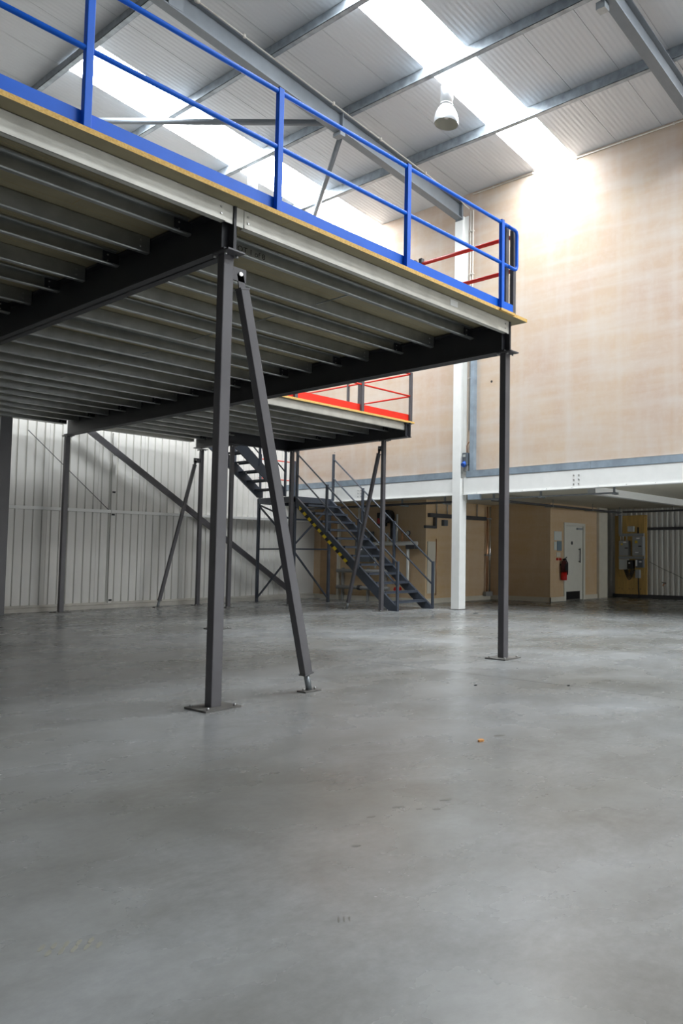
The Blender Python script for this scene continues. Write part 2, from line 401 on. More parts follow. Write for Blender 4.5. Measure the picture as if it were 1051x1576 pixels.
for k in range(6):
    a = k*0.166; pr += [(a, 0), (a+0.06, 0), (a+0.085, 0.04), (a+0.14, 0.04)]
pr += [(0.996, 0)]
poly = [(yy, -x) for x, yy in pr]; poly = poly + [(a+0.012, b_) for a, b_ in reversed(poly)]
me_u = MB().prism(poly, 'z', 0, 2.5).mesh('outer_sheet', 'clad')
for k in range(24): inst('cladding_sheet', me_u, (19.915, 11.5-k, 0.10), wf)
MB().box(19.97, 20.2, YB, 13.2, 0, 2.9).build('wall_backing', 'clad', wf)
MB().box(19.86, 19.97, YB, 11.2, 0, 0.10).build('kerb', 'pipe_dark', wf)
# undercroft soffit
us = struct_empty('ceiling_undercroft', (16.5, 5, 2.6))
MB().box(12.98, 20.2, YB, 11.9, 2.60, 2.70).build('soffit_panel', 'soffit', us)
MB().box(12.98, 20.2, 11.9, YL+0.2, 2.60, 2.70).build('soffit_panel', 'soffit', us)
MB().box(13.0, 20.2, YB, YL+.2, 2.72, 3.04).build('slab_above', 'liner', us)
# skirtings
for nm, bx in (('baseboard_1', (13.92, 16.53, 13.17, 13.2, 0, 0.12)), ('baseboard_2', (16.52, 16.55, 11.17, 13.2, 0, 0.12)), ('baseboard_3', (16.52, DX0-0.05, 11.17, 11.2, 0, 0.12)), ('baseboard_4', (DX1+0.06, 18.93, 11.17, 11.2, 0, 0.12)), ('baseboard_5', (13.92, 13.95, 13.17, YL, 0, 0.12))):
    struct(MB().box(*bx).build(nm, 'skirting'))
# door
dr = struct_empty('door_1', (17.7, 11.2, 0))
mb = MB().box(DX0-0.05, DX0+0.03, 11.17, 11.36, 0, DZ+0.05); mb.box(DX1-0.03, DX1+0.06, 11.17, 11.36, 0, DZ+0.05); mb.box(DX0, DX1, 11.17, 11.36, DZ-0.03, DZ+0.05)
mb.build('door_frame', 'door_paint', dr)
lf = MB().box(DX0+0.035, DX1-0.035, 11.21, 11.26, 0.01, DZ-0.035).build('door_leaf', 'door_paint', dr)
MB().box(17.34, 18.02, 11.20, 11.212, 0.02, 0.24).build('kick_plate', 'black', lf)  # black colour stands in for the dark reflection in stainless steel
MB().box(17.34, 18.02, 11.195, 11.212, 0.012, 0.03).build('threshold_strip', 'chrome', lf)
mb = MB().bar((17.97, 11.16, 1.02), (17.97, 11.16, 1.42), 0.025, 0.02, (0, 1, 0)); mb.bar((17.97, 11.16, 1.05), (17.97, 11.21, 1.05), 0.02, 0.02); mb.bar((17.97, 11.16, 1.39), (17.97, 11.21, 1.39), 0.02, 0.02)
mb.build('pull_handle', 'pipe_dark', lf)
MB().tube([(17.62, 11.205, 1.56), (17.62, 11.212, 1.56)], 0.05, 16).build('round_sign', 'pipe_dark', lf)
mb = MB().box(17.85, 18.12, 11.16, 11.21, 1.93, 1.98); mb.build('door_closer', 'box_grey', lf)

# ================================================================== STEEL FRAME OF THE HALL
def ibeam(mb, ax, c, t, z0, z1, wd, tw=0.012, tf=0.018):
    """I section along axis ax between t[0], t[1], centred on c across"""
    if ax == 'y':
        mb.box(c-wd/2, c+wd/2, t[0], t[1], z0, z0+tf); mb.box(c-wd/2, c+wd/2, t[0], t[1], z1-tf, z1); mb.box(c-tw/2, c+tw/2, t[0], t[1], z0, z1)
    else:
        mb.box(t[0], t[1], c-wd/2, c+wd/2, z0, z0+tf); mb.box(t[0], t[1], c-wd/2, c+wd/2, z1-tf, z1); mb.box(t[0], t[1], c-tw/2, c+tw/2, z0, z1)
    return mb
def rafter(y, sgn, label, parts=True):
    t = thing('roof_rafter', (sgn*6.5, y, roofz(6.5)-0.68), label, 'rafter', None)
    def sl(o, x): return (sgn*x, roofz(x)-o)
    for nm, o0, o1, wd in (('bottom_flange', 0.66, 0.685, 0.19), ('top_flange', 0.30, 0.32, 0.19), ('web', 0.32, 0.66, 0.014)):
        MB().prism([sl(o1, 0.0), sl(o1, 12.84), sl(o0, 12.84), sl(o0, 0.0)], 'y', y-wd/2, y+wd/2).build(nm, 'rafter_grey', t)
    MB().box(sgn*12.82, sgn*12.86, y-0.1, y+0.1, roofz(12.84)-0.72, roofz(12.84)-0.28).build('end_plate', 'rafter_grey', t)
    return t
RY = [11.235, 5.29, -0.7, -6.6]
ra = rafter(RY[0], 1, 'grey steel rafter running up from the white column above the blue railing', 1)
rb_ = rafter(RY[1], 1, 'grey steel rafter crossing the top right corner of the picture')
# bolted bracket and stiffener on the rafter, where the bracing meets
for x in (9.35,):
    MB().box(x-0.01, x+0.01, RY[0]-0.095, RY[0]+0.095, roofz(x)-0.66, roofz(x)-0.32).build('stiffener', 'rafter_grey', ra)
    MB().box(x-0.06, x+0.06, RY[0]-0.09, RY[0]+0.12, roofz(x)-0.76, roofz(x)-0.685).build('bracket', 'rafter_grey', ra)
for x in (6.02,):
    mb = MB(); mb.box(x-0.12, x+0.12, RY[0]-0.10, RY[0]-0.095, roofz(x)-0.66, roofz(x)-0.32); mb.build('stiffener', 'rafter_grey', ra)
MB().box(9.20, 9.33, RY[1]+0.02, RY[1]+0.17, roofz(9.3)-0.80, roofz(9.3)-0.685).build('bracket', 'galv', rb_)
# purlins: Z sections running along the hall
PX = [11.33, 9.56, 7.80, 6.03]
PL = ['galvanised purlin nearest the plaster wall, crossing the roof light', 'galvanised purlin crossing the roof light just above the bell lamp', 'third galvanised purlin up from the plaster wall', 'galvanised purlin at the upper end of the roof light, top left']
for i, x in enumerate(PX):
    for sgn in (1,):
        t = thing('purlin', (sgn*x, 3, roofz(x)-0.26), PL[i] if (sgn == 1 and i < 4) else 'galvanised purlin of the hall roof out of view', 'purlin', None if (sgn == 1 and i < 4) else 'purlins out of view')
        z = roofz(x)
        for a, b in ((YB, -0.7), (-0.69, 5.29), (5.30, 11.23), (11.24, YL)):
            mb = MB(); X = lambda q: sgn*(x+q)
            mb.box(X(-0.004), X(0.004), a, b, z-0.27, z-0.01)             # web
            mb.box(X(-0.085), X(0.0), a, b, z-0.27, z-0.262)              # lower flange towards the ridge
            mb.box(X(-0.085), X(-0.077), a, b, z-0.27, z-0.245)
            mb.box(X(0.0), X(0.08), a, b, z-0.03, z-0.022)
            mb.build('purlin_length', 'galv_purlin', t)
# tubular roof bracing
t = tag(MB().tube([(5.97, 17.37, roofz(5.97)-0.39), (9.2, 11.45, roofz(9.2)-0.50)], 0.058, 14).build('bracing_tube', 'rafter_grey'), 'grey round bracing tube lying level under the left roof light', 'brace')
t = tag(MB().tube([(9.47, 11.33, roofz(9.47)-0.60), (12.96, 17.10, roofz(12.96)-0.23)], 0.048, 14).build('bracing_tube', 'rafter_grey'), 'grey bracing tube dropping from the rafter behind the blue mid rail', 'brace')

# white column, white beam
def bolts(parent, pts, ax, r=0.014, l=0.012, m_='bolt', nm='bolt'):
    for p in pts:
        p = Vector(p); d = Vector(ax)
        MB().tube([p, p+d*l], r, 6).build(nm, m_, parent)
t = thing('white_column', (12.95, 11.235, 0), 'tall white painted steel column against the plaster wall', 'column')
mb = MB(); mb.box(12.83, 12.848, 11.12, 11.35, 0, roofz(12.84)-0.72); mb.box(13.03, 13.05, 11.12, 11.35, 0, 9.0); mb.box(12.84, 13.04, 11.228, 11.242, 0, 9.0)
mb.build('shaft', 'white_paint', t)
MB().box(12.848, 13.03, 11.135, 11.15, 0.0, 2.93).build('side_casing', 'white_paint', t)
MB().box(12.80, 13.08, 11.09, 11.38, 0, 0.015).build('base_plate', 'base_plate', t)
t = thing('white_beam', (12.95, 3.0, 2.57), 'long white painted steel beam over the undercroft opening, right of the column', 'beam')
mb = MB(); mb.box(12.925, 12.94, YB, 11.1, 2.57, 2.925); mb.build('web', 'white_paint', t)
MB().box(12.90, 13.07, YB, 11.1, 2.555, 2.575).build('bottom_flange', 'white_paint', t)
MB().box(12.93, 13.07, YB, 11.1, 2.925, 2.942).build('top_flange', 'white_paint', t)
for z in (2.65, 2.74, 2.83):
    for y in (8.18, 8.06): bolts(t, [(12.925, y, z)], (-1, 0, 0), 0.016, 0.014)
for k in range(14): bolts(t, [(12.915, 10.7-k*0.62, 2.575)], (0, 0, 1), 0.012, 0.02)
t = thing('white_beam', (12.95, 14, 2.57), 'white painted steel beam behind the stairs, left of the white column', 'beam')
MB().box(12.925, 12.94, 11.37, YL, 2.57, 2.925).build('web', 'white_paint', t)
MB().box(12.90, 13.07, 11.37, YL, 2.555, 2.575).build('bottom_flange', 'white_paint', t)
MB().box(12.93, 13.07, 11.37, YL, 2.925, 2.942).build('top_flange', 'white_paint', t)
for z in (2.66, 2.74, 2.82): bolts(t, [(12.925, 14.55, z), (12.925, 14.45, z)], (-1, 0, 0), 0.014, 0.014)
# cross beam and other steel in the undercroft soffit
t = tag(MB().box(13.1, 19.9, 7.78, 7.96, 2.45, 2.60).build('soffit_beam', 'white_paint'), 'pale beam crossing the undercroft soffit away from the opening', 'beam')

# diagonal wall brace of the hall and the thin tie rod
tag(MB().bar((7.6, 17.26, 3.95), (12.95, 17.26, 0.27), 0.05, 0.13, (0, 0, 1)).build('wall_brace', 'steel_dark'), 'long grey diagonal brace across the clad wall behind the columns', 'brace')
tag(MB().tube([(6.6, 17.36, 3.72), (8.28, 17.36, 2.14)], 0.008, 6).build('tie_rod', 'steel_dark'), 'thin dark tie rod slanting across the clad wall beside the rearmost left column', 'rod')
t = thing('cable_duct', (8.36, YL-0.02, 0), 'pale vertical duct strip fixed to the clad wall, with small black brackets', 'duct')
MB().box(8.32, 8.39, YL-0.05, YL-0.005, 0.12, 3.9).build('strip', 'clad', t)
for z in (0.16, 2.05, 2.55, 3.42): MB().box(8.335, 8.395, YL-0.065, YL-0.045, z, z+0.04).build('bracket', 'black', t)

# ================================================================== MEZZANINE
ZB, ZJ, ZD, ZT = 3.63, 3.845, 3.995, 4.035      # beam soffit, joist soffit, board soffit, deck top
XA, XM, YF, YBK = 3.47, 7.13, 5.42, 16.85
JT = 0.004
def joist_mesh(L, face, lip=0.018, fl=0.062, d=ZD-ZJ):
    """C section of length L along X, origin at its left end on the soffit; flanges towards face (+1/-1) in Y"""
    r, t = 0.009, JT
    o = [(fl, d-lip), (fl, d-r), (fl-r, d), (r, d), (0, d-r), (0, r), (r, 0), (fl-r, 0), (fl, r), (fl, lip)]      # outer bend line
    q = [(fl-t, lip), (fl-t, r), (fl-r, t), (r, t), (t, r), (t, d-r), (r, d-t), (fl-r, d-t), (fl-t, d-r), (fl-t, d-lip)]
    mb = MB().prism([(face*a, b) for a, b in o+q], 'x', 0, L)
    return mb.mesh('joist', 'galv_joist')
def cleat_mesh():
    mb = MB(); mb.box(-0.07, 0.07, -0.004, 0.004, 0.02, 0.13)
    return mb.mesh('cleat', 'steel_beam')
CLEAT = cleat_mesh()
mb = MB()
for z in (0.045, 0.10):
    mb.tube([(0, -0.012, z), (0, 0.012, z)], 0.009, 6)
CBOLT = mb.mesh('cleat_bolts', 'bolt')
def joists(deck, x0, x1, ys, tie=None):
    L = x1-x0; ms = {f: joist_mesh(L, f) for f in (1, -1)}
    for k, y in enumerate(ys):
        f = 1 if k % 2 else -1
        j = inst('joist', ms[f], (x0, y, ZJ), deck)
        for xx in (x0+0.05, x1-0.05):
            c = inst('cleat', CLEAT, (xx, y+f*0.009, ZJ), j)
            q = -0.03 if xx > (x0+x1)/2 else 0.03
            inst('bolt', CBOLT, (xx+q, y+f*0.004, ZJ), j)
    if tie:
        for k, y in enumerate(ys[:-1]):
            if k % 2 == 0:
                MB().tube([(tie, y, ZJ+0.05), (tie, ys[k+1], ZJ+0.05)], 0.006, 6).build('tie_rod', 'galv', deck)
def boards(deck, x0, x1, y0, y1, off=0.0):
    y = y0; row = 0
    while y < y1-0.01:
        yy = min(y+0.6, y1); x = x0 - (1.2 if row % 2 else 0.0) + off
        while x < x1-0.01:
            a, b = max(x, x0), min(x+2.4, x1)
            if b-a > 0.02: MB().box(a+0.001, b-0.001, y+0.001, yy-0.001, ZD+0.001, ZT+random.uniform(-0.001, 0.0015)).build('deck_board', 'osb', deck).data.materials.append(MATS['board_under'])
            x += 2.4
        y += 0.6; row += 1
    for o in deck.children:
        if o.name.startswith('deck_board'):
            if len(o.data.materials) == 2: o.data.materials.append(MATS['deck_top'])
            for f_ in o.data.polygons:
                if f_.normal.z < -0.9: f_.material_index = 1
                elif f_.normal.z > 0.9: f_.material_index = 2
def main_beam(deck, x, y0, y1, zb=ZB, wd=0.14):
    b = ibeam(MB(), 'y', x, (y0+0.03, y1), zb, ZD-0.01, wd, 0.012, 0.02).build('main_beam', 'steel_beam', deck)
    MB().box(x-0.011, x+0.011, y0-0.008, y0+0.03, zb, ZD-0.002).build('end_plate', 'steel_beam', b)
    MB().box(x-wd/2+0.004, x+wd/2-0.004, y0+0.07, y0+0.082, zb+0.02, ZD-0.03).build('stiffener', 'steel_beam', b)
    return b
def edge_channel(deck, x0, x1, y, s=-1):
    e = MB(); e.box(x0, x1, y, y+0.005, ZJ, ZD); e.box(x0, x1, y-0.004, y+0.002, ZJ, ZJ+0.028); e.box(x0, x1, y, y+0.06, ZJ, ZJ+0.004); e.box(x0, x1, y, y+0.06, ZD-0.004, ZD); e.box(x0, x1, y+0.056, y+0.06, ZJ, ZJ+0.02)
    o = e.build('edge_channel', 'galv_edge', deck)
    for xx in (x0+0.035, x1-0.035):
        bolts(o, [(xx, y, ZJ+0.05), (xx, y, ZJ+0.105)], (0, -1, 0), 0.009, 0.008)
    return o

# --- front deck
d1 = thing('mezzanine_deck', (5.3, 11, ZB), 'near mezzanine deck with particle board floor on galvanised joists, blue railing above its edge', 'mezzanine')
for x in (-0.2, XA, XM): main_beam(d1, x, YF+0.0, YBK)
edge_channel(d1, 0.0, XA-0.085, YF); edge_channel(d1, XA+0.085, XM-0.055, YF)
for x, wds in ((XA-0.062, .098), (XA+0.062, .098), (XM-0.05, .075)):
    MB().box(x-wds/2, x+wds/2, YF+0.006, YF+0.014, ZJ, ZD).build('splice_plate', 'galv_edge', d1)
ys = [YF+0.555+0.6*k for k in range(19)]
joists(d1, -0.12, XA-0.08, ys, 1.9); joists(d1, XA+0.08, XM-0.08, ys, 5.2)
edge_channel(d1, XA+0.1, XM-0.1, YBK-0.04); edge_channel(d1, 0.0, XA-0.1, YBK-0.04)
boards(d1, -0.25, 7.27, YF-0.155, YBK+0.03, -0.65)
MB().box(6.72, 6.98, YF-0.19, YF-0.1552, ZD+0.001, ZT-0.012).build('deck_board', 'osb', d1)
MB().box(6.06, 6.18, YF-0.0055, YF-0.001, ZJ+0.06, ZJ+0.125).build('white_label', 'sticker', d1)
# stamped lettering on a joist, beside the left column
def text(body, size, loc, rot, m_, parent, nm='stamp', ext=0.0004, al='LEFT'):
    cu = bpy.data.curves.new(nm, 'FONT'); cu.body = body; cu.size = size; cu.extrude = ext; cu.align_x = al
    tmp = bpy.data.objects.new(nm, cu); C.objects.link(tmp)
    dg = bpy.context.evaluated_depsgraph_get(); me = bpy.data.meshes.new_from_object(tmp.evaluated_get(dg))
    bpy.data.objects.remove(tmp, do_unlink=True)
    me.materials.clear(); me.materials.append(MATS[m_])
    o = bpy.data.objects.new(nm, me); C.objects.link(o); o.rotation_euler = rot
    o.location = Vector(loc) - (wloc(parent) if parent is not None else Vector((0, 0, 0)))
    if parent is not None: o.parent = parent
    return o
text('NOT 1 of 8', 0.07, (3.80, ys[0]-0.0048, ZJ+0.05), (math.pi/2, 0, 0), 'ink', d1)
# --- rear deck (red railing), L-shaped round the stair opening
ZB2 = 3.69
d2 = thing('mezzanine_deck', (9.3, 13.5, ZB2), 'far mezzanine deck edged with a red toe board, behind the near deck', 'mezzanine')
YE2, XE2, XT = 11.46, 11.47, 9.95
main_beam(d2, XE2, YE2-0.12, 15.45, ZB2); main_beam(d2, XT, 15.45, YBK, ZB2)
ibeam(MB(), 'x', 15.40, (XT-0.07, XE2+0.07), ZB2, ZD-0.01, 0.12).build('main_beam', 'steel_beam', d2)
edge_channel(d2, XM+0.09, XE2+0.05, YE2); edge_channel(d2, XM+0.1, XT-0.08, YBK-0.04)
joists(d2, XM+0.08, XE2-0.08, [YE2+0.5+0.55*k for k in range(6)], 9.3); joists(d2, XM+0.08, XT-0.08, [YE2+0.5+0.55*k for k in range(6, 10)])
boards(d2, 7.275, 11.62, YE2-0.10, 15.46, -0.3); boards(d2, 7.275, 10.02, 15.465, YBK+0.02)
MB().box(10.02, 11.6, 15.44, 15.47, ZJ, ZT).build('edge_plate', 'steel_beam', d2)

# --- columns
def column(x, y, label, h=ZB, s=0.09, plate=0.30, cap=True, rot=0, bm='steel_dark'):
    t = thing('mezzanine_column', (x, y, 0), label, 'column')
    MB().box(x-s/2, x+s/2, y-s/2, y+s/2, 0.012, h-0.012).build('shaft', bm, t, 0.006)
    p = MB().box(x-plate/2, x+plate/2, y-plate/2, y+plate/2, 0, 0.014).build('base_plate', 'base_plate', t)
    q = plate/2-0.035
    for i in (-1, 1): bolts(p, [(x+i*q, y+i*q, 0.014), (x+i*q, y-i*q, 0.014)], (0, 0, 1), 0.012, 0.018)
    c = MB().box(x-0.075, x+0.075, y-0.15, y+0.075, h-0.014, h-0.001).build('cap_plate', 'steel_dark', t)
    bolts(c, [(x-0.05, y-0.075, h-0.015), (x+0.05, y-0.075, h-0.015), (x-0.06, y+0.06, h-0.015)], (0, 0, -1), 0.012, 0.022)
    return t
column(XA, 5.53, 'nearest dark grey square column holding the corner of the mezzanine beams')
column(XM, 5.49, 'dark grey square column at the right front end of the near deck')
column(XM, 11.3, 'dark grey column hidden behind the nearest column, base plate showing')
column(XM, 16.85, 'dark grey column against the clad wall under the far end of the long beam')
column(10.1, 16.86, 'slim dark column before the clad wall, with a brace leaning to its left', ZB2, 0.08, 0.2)
column(10.1, 15.62, 'slim dark column between the nearest column and the upper stair flight', ZB2, 0.08, 0.2)
column(XE2, 12.13, 'slim dark column under the front corner of the far deck', ZB2, 0.08, 0.26)
column(XE2, 15.27, 'dark column rising beside the stair landing', ZB2, 0.08, 0.2)
t = thing('gable_column', (6.02, 16.86, 0), 'broad dark column cut off by the left edge of the picture', 'column')
MB().box(5.90, 6.10, 16.76, 16.96, 0.012, ZJ-0.005).build('shaft', 'steel_dark', t, 0.006)
MB().box(5.84, 6.16, 16.70, 17.02, 0, 0.012).build('base_plate', 'base_plate', t)
# brackets for pallets of fittings on the rear column
# --- inclined braces with a pinned head and a threaded foot
def brace(top, foot, label, wdt=0.08, d=(1, 0, 0), col=None):
    t = thing('inclined_brace', (foot[0], foot[1], 0), label, 'brace')
    top = Vector(top); foot = Vector(foot); dd = Vector(d)
    v = (top-foot).normalized(); hi = top - v*0.12; lo = foot + v*0.16
    MB().bar(lo, hi, wdt, wdt, dd).build('tube', 'steel_dark', t, 0.005)
    MB().bar(lo-v*0.004, lo+v*0.008, wdt+0.012, wdt+0.012, dd).build('end_cap', 'steel_dark', t)
    MB().bar(hi-v*0.008, hi+v*0.006, wdt+0.008, wdt+0.008, dd).build('end_cap', 'steel_dark', t)
    side = dd.cross(Vector((0, 0, 1)))
    g = MB(); a = top - dd*0.10; g.bar(a+Vector((0, 0, -0.005)), top+dd*0.055+Vector((0, 0, -0.005)), 0.012, 0.11); g.build('head_plate', 'steel_dark', t)
    MB().bar(hi, top, 0.012, 0.06, dd).build('lug', 'steel_dark', t)
    MB().tube([top+side*0.02, top-side*0.02], 0.018, 8).build('pin_bolt', 'bolt', t)
    MB().tube([foot+Vector((0, 0, 0.012)), lo], 0.026, 10).build('threaded_foot', 'galv', t)
    MB().box(foot.x-0.085, foot.x+0.085, foot.y-0.06, foot.y+0.06, 0, 0.012).build('foot_plate', 'base_plate', t)
    for s_ in (-1, 1): bolts(t, [(foot.x+s_*0.06, foot.y, 0.012)], (0, 0, 1), 0.010, 0.022)
    return t
brace((3.60, 5.53, 3.50), (4.39, 5.53, 0), 'thick dark inclined brace leaning from the nearest column head to the floor')
brace((9.96, 16.86, 3.42), (9.15, 16.86, 0), 'slim dark inclined brace before the clad wall, leaning left', 0.065, (-1, 0, 0))
brace((XE2, 12.25, 3.52), (XE2, 13.22, 0), 'slim dark inclined brace crossing in front of the stair flight', 0.065, (0, 1, 0))
# bracket stubs on the far column heads
t = None

# --- guardrails
def rail_run(name, label, posts, rails, toe, pm, rm, tm, psz=0.05, group=None, rr=0.021, ht=1.05):
    t = thing(name, (posts[0][0], posts[0][1], posts[0][2]), label, 'railing')
    for x, y, z in posts:
        p = MB().box(x-psz/2, x+psz/2, y-psz/2, y+psz/2, z, z+ht).build('post', pm, t, 0.004)
        MB().box(x-psz/2+.003, x+psz/2-.003, y-psz/2+.003, y+psz/2-.003, z+ht-0.002, z+ht+0.006).build('cap', 'rubber', p)
    for nm, pts in rails: MB().tube(pts, rr, 12).build(nm, rm, t)
    for a, b in toe:
        a = Vector(a); b = Vector(b); MB().bar(a+Vector((0, 0, 0.078)), b+Vector((0, 0, 0.078)), 0.006, 0.155).build('toe_board', tm, t)
    return t
YP = 5.295
zt, zm = ZT+1.022, ZT+0.545
def loop(x0, x1): # rail end loop
    return [(x0, YP, zt), (x1-0.04, YP, zt), (x1-0.012, YP, zt-0.012), (x1, YP, zt-0.05), (x1, YP, zm+0.05), (x1-0.012, YP, zm+0.012), (x1-0.04, YP, zm), (x0, YP, zm)]
br = rail_run('blue_guardrail', 'bright blue guardrail and toe board along the edge of the near deck',
    [(x, YP, ZT) for x in (-0.72+0.0, 0.78, 2.275, 3.775, 5.275, 6.80)],
    [('top_rail', [(-0.75, YP, zt), (6.9, YP, zt)]), ('mid_rail', [(-0.75, YP, zm), (6.9, YP, zm)]), ('end_loop', loop(6.9, 7.09))],
    [], 'blue', 'blue', 'blue')
for a, b in ((-0.7, 0.76), (0.762, 2.25), (2.252, 3.76), (3.762, 5.25), (5.252, 7.06)):
    MB().box(a, b, YP+0.028, YP+0.034, ZT+0.001, ZT+0.125).build('toe_board', 'blue', br)
# dark gate posts at the end of the near deck, with red bars running back along its edge
t = rail_run('pallet_gate', 'red barred gate between dark posts at the right end of the near deck',
    [(6.965, 5.362, ZT), (7.105, 5.362, ZT), (7.12, 6.88, ZT), (7.12, 7.0, ZT)],
    [('red_bar', [(7.12, 5.38, ZT+0.985), (7.12, 6.86, ZT+0.985)]), ('red_bar', [(7.12, 5.36, ZT+0.57), (7.12, 6.86, ZT+0.57)])], [], 'steel_dark', 'red', 'red', 0.055, rr=0.024)
MB().bar((7.12, 7.0, ZT+1.0), (7.12, 7.22, ZT+0.99), 0.03, 0.05).build('gate_arm', 'steel_dark', t)
MB().tube([(7.12, 7.02, ZT+0.93), (7.12, 8.2, ZT+0.90)], 0.02, 10).build('gate_bar', 'steel_dark', t)
# red railing of the far deck
YR, XR = YE2-0.04, 11.55
zr1, zr2 = ZT+1.02, ZT+0.545
t = rail_run('red_guardrail', 'dark posts with red rails and red toe board along the front of the far deck',
    [(8.62, YR, ZT), (9.28, YR+1.2, ZT), (10.20, YR, ZT), (10.36, YR+0.25, ZT), (XR, YR, ZT)],
    [('top_rail', [(7.4, YR, zr1), (XR, YR, zr1)]), ('mid_rail', [(7.4, YR, zr2), (XR, YR, zr2)])], [], 'steel_dark', 'red', 'red', 0.06, rr=0.018)
MB().box(7.4, XR, YR+0.033, YR+0.039, ZT+0.001, ZT+0.155).build('toe_board', 'red', t)
t = rail_run('red_guardrail', 'red rails running back from the corner post of the far deck',
    [(XR, 13.4, ZT), (XR, 15.4, ZT)],
    [('top_rail', [(XR, YR+0.033, zr1), (XR, 15.4, zr1)]), ('mid_rail', [(XR, YR+0.033, zr2), (XR, 15.4, zr2)])], [], 'steel_dark', 'red', 'red', 0.05, rr=0.018)

# ================================================================== STAIRS
LZ = 2.62                                   # landing height
SX0, SX1, SY0, SY1 = 11.70, 12.74, 11.88, 15.36
st = thing('stair_flight', (12.2, 12, 0), 'dark grey steel stair flight rising from the floor to the landing', 'staircase')
NR = 13; dz = LZ/NR; dy = (SY1-SY0)/(NR-1) if False else (SY1-SY0)/NR
slope = LZ/(SY1-SY0)
def stringer(x, ya, za, yb, zb_, nm='stringer', m_='steel_stair', parent=st, wd=0.05, dpt=0.18):
    return MB().prism([(ya, max(za-dpt*1.15, 0.0)), (yb, zb_-dpt*1.25), (yb, zb_), (ya, za+0.04)], 'x', x-wd/2, x+wd/2).build(nm, m_, parent)
for x in (SX0, SX1):
    s_ = MB().prism([(SY0+0.02, 0.0), (SY0+0.25, 0.0), (SY1+0.02, LZ-0.24), (SY1+0.02, LZ-0.0), (SY0-0.03, 0.07), (SY0-0.03, 0.0)], 'x', x-0.025, x+0.025).build('stringer', 'steel_stair', st)
TR = MB(); TW = SX1-SX0-0.05
TR.box(-TW/2, TW/2, 0, 0.235, -0.012, 0); TR.box(-TW/2, TW/2, 0, 0.012, -0.05, 0); TR.box(-TW/2, TW/2, 0.223, 0.235, -0.05, 0)
TRM = TR.mesh('tread', 'steel_stair')
for k in range(1, NR):
    inst('tread', TRM, ((SX0+SX1)/2, SY0+(k-0.55)*dy, k*dz), st)
# newels, standards and sloping rails on both sides
for x, off in ((SX0-0.03, 0.0), (SX1+0.03, 0.0)):
    yb_, yt = SY0-0.03, SY1-0.04
    for f in (0.0, 0.36, 0.68, 1.0):
        y = yb_+(yt-yb_)*f; z0 = 0.0 if f == 0 else slope*(y-SY0)-0.02; z1 = slope*(y-SY0)+1.09
        MB().box(x-0.025, x+0.025, y-0.025, y+0.025, max(z0, 0.0), z1+(0.08 if f == 1.0 else 0.0)).build('standard', 'steel_stair', st)
    for nm, h in (('handrail', 1.05), ('mid_rail', 0.56)):
        MB().tube([(x, yb_, slope*(yb_-SY0)+h), (x, yt, slope*(yt-SY0)+h)], 0.019, 10).build(nm, 'steel_stair', st)
ya, yb_ = 13.45, 15.22
MB().prism([(ya, slope*(ya-SY0)-0.215), (yb_, slope*(yb_-SY0)-0.23), (yb_, slope*(yb_-SY0)-0.135), (ya, slope*(ya-SY0)-0.12)], 'x', SX0-0.031, SX0-0.0255).build('hazard_tape', 'hazard', st)
# landing
LX0, LX1, LY0, LY1 = 11.66, 12.78, 15.38, 16.88
ld = thing('stair_landing', (12.2, 16.1, 0), 'dark braced steel landing tower between the two stair flights', 'landing')
MB().box(LX0, LX1, LY0, LY1, LZ-0.03, LZ).build('deck_plate', 'steel_stair', ld)
mb = MB(); mb.box(LX0, LX1, LY0, LY0+0.05, LZ-0.14, LZ-0.03); mb.box(LX0, LX1, LY1-0.05, LY1, LZ-0.14, LZ-0.03); mb.box(LX0, LX0+0.05, LY0, LY1, LZ-0.14, LZ-0.03); mb.box(LX1-0.05, LX1, LY0, LY1, LZ-0.14, LZ-0.03)
mb.build('edge_frame', 'steel_stair', ld)
lgs = [(LX0+0.03, LY0+0.03), (LX0+0.03, LY1-0.03), (LX1-0.03, LY0+0.03), (LX1-0.03, LY1-0.03)]
for x, y in lgs:
    MB().box(x-0.03, x+0.03, y-0.03, y+0.03, 0.01, LZ-0.14).build('leg', 'steel_stair', ld)
    MB().box(x-0.06, x+0.06, y-0.06, y+0.06, 0, 0.01).build('foot_plate', 'base_plate', ld)
def strut(a, b, wd=0.045): MB().bar(a, b, wd, 0.02 if False else wd, (0, 0, 1)).build('bracing_bar', 'steel_stair', ld)
xl, xr, yn, yf = LX0+0.03, LX1-0.03, LY0+0.03, LY1-0.03
strut((xl, yn, 1.34), (xl, yf, 1.34), 0.035); strut((xl, yn, 1.34), (xr, yn, 1.34), 0.035); strut((xl, yn, 2.06), (xr-0.35, yn, 2.06), 0.035)
strut((xl, yf, 2.44), (xl, yn, 1.40), 0.035); strut((xl, yf, 2.46), (xl, yn, 2.02), 0.035); strut((xl, yf, 0.10), (xl, yn, 1.30), 0.035)
strut((xl, yn, 1.44), (xr, yn, 2.44), 0.035); strut((xl, yn, 1.28), (xr, yn, 0.10), 0.035)
# landing guardrail, red bars at the back
t = rail_run('landing_rail', 'two red bars guarding the back of the stair landing',
    [(LX0+0.04, LY1-0.04, LZ), (LX1-0.04, LY1-0.04, LZ)], [('red_bar', [(LX0, LY1-0.04, LZ+1.02), (LX1, LY1-0.04, LZ+1.02)]), ('red_bar', [(LX0, LY1-0.04, LZ+0.53), (LX1, LY1-0.04, LZ+0.53)])], [], 'steel_stair', 'red', 'red', 0.045, rr=0.014, ht=1.06)
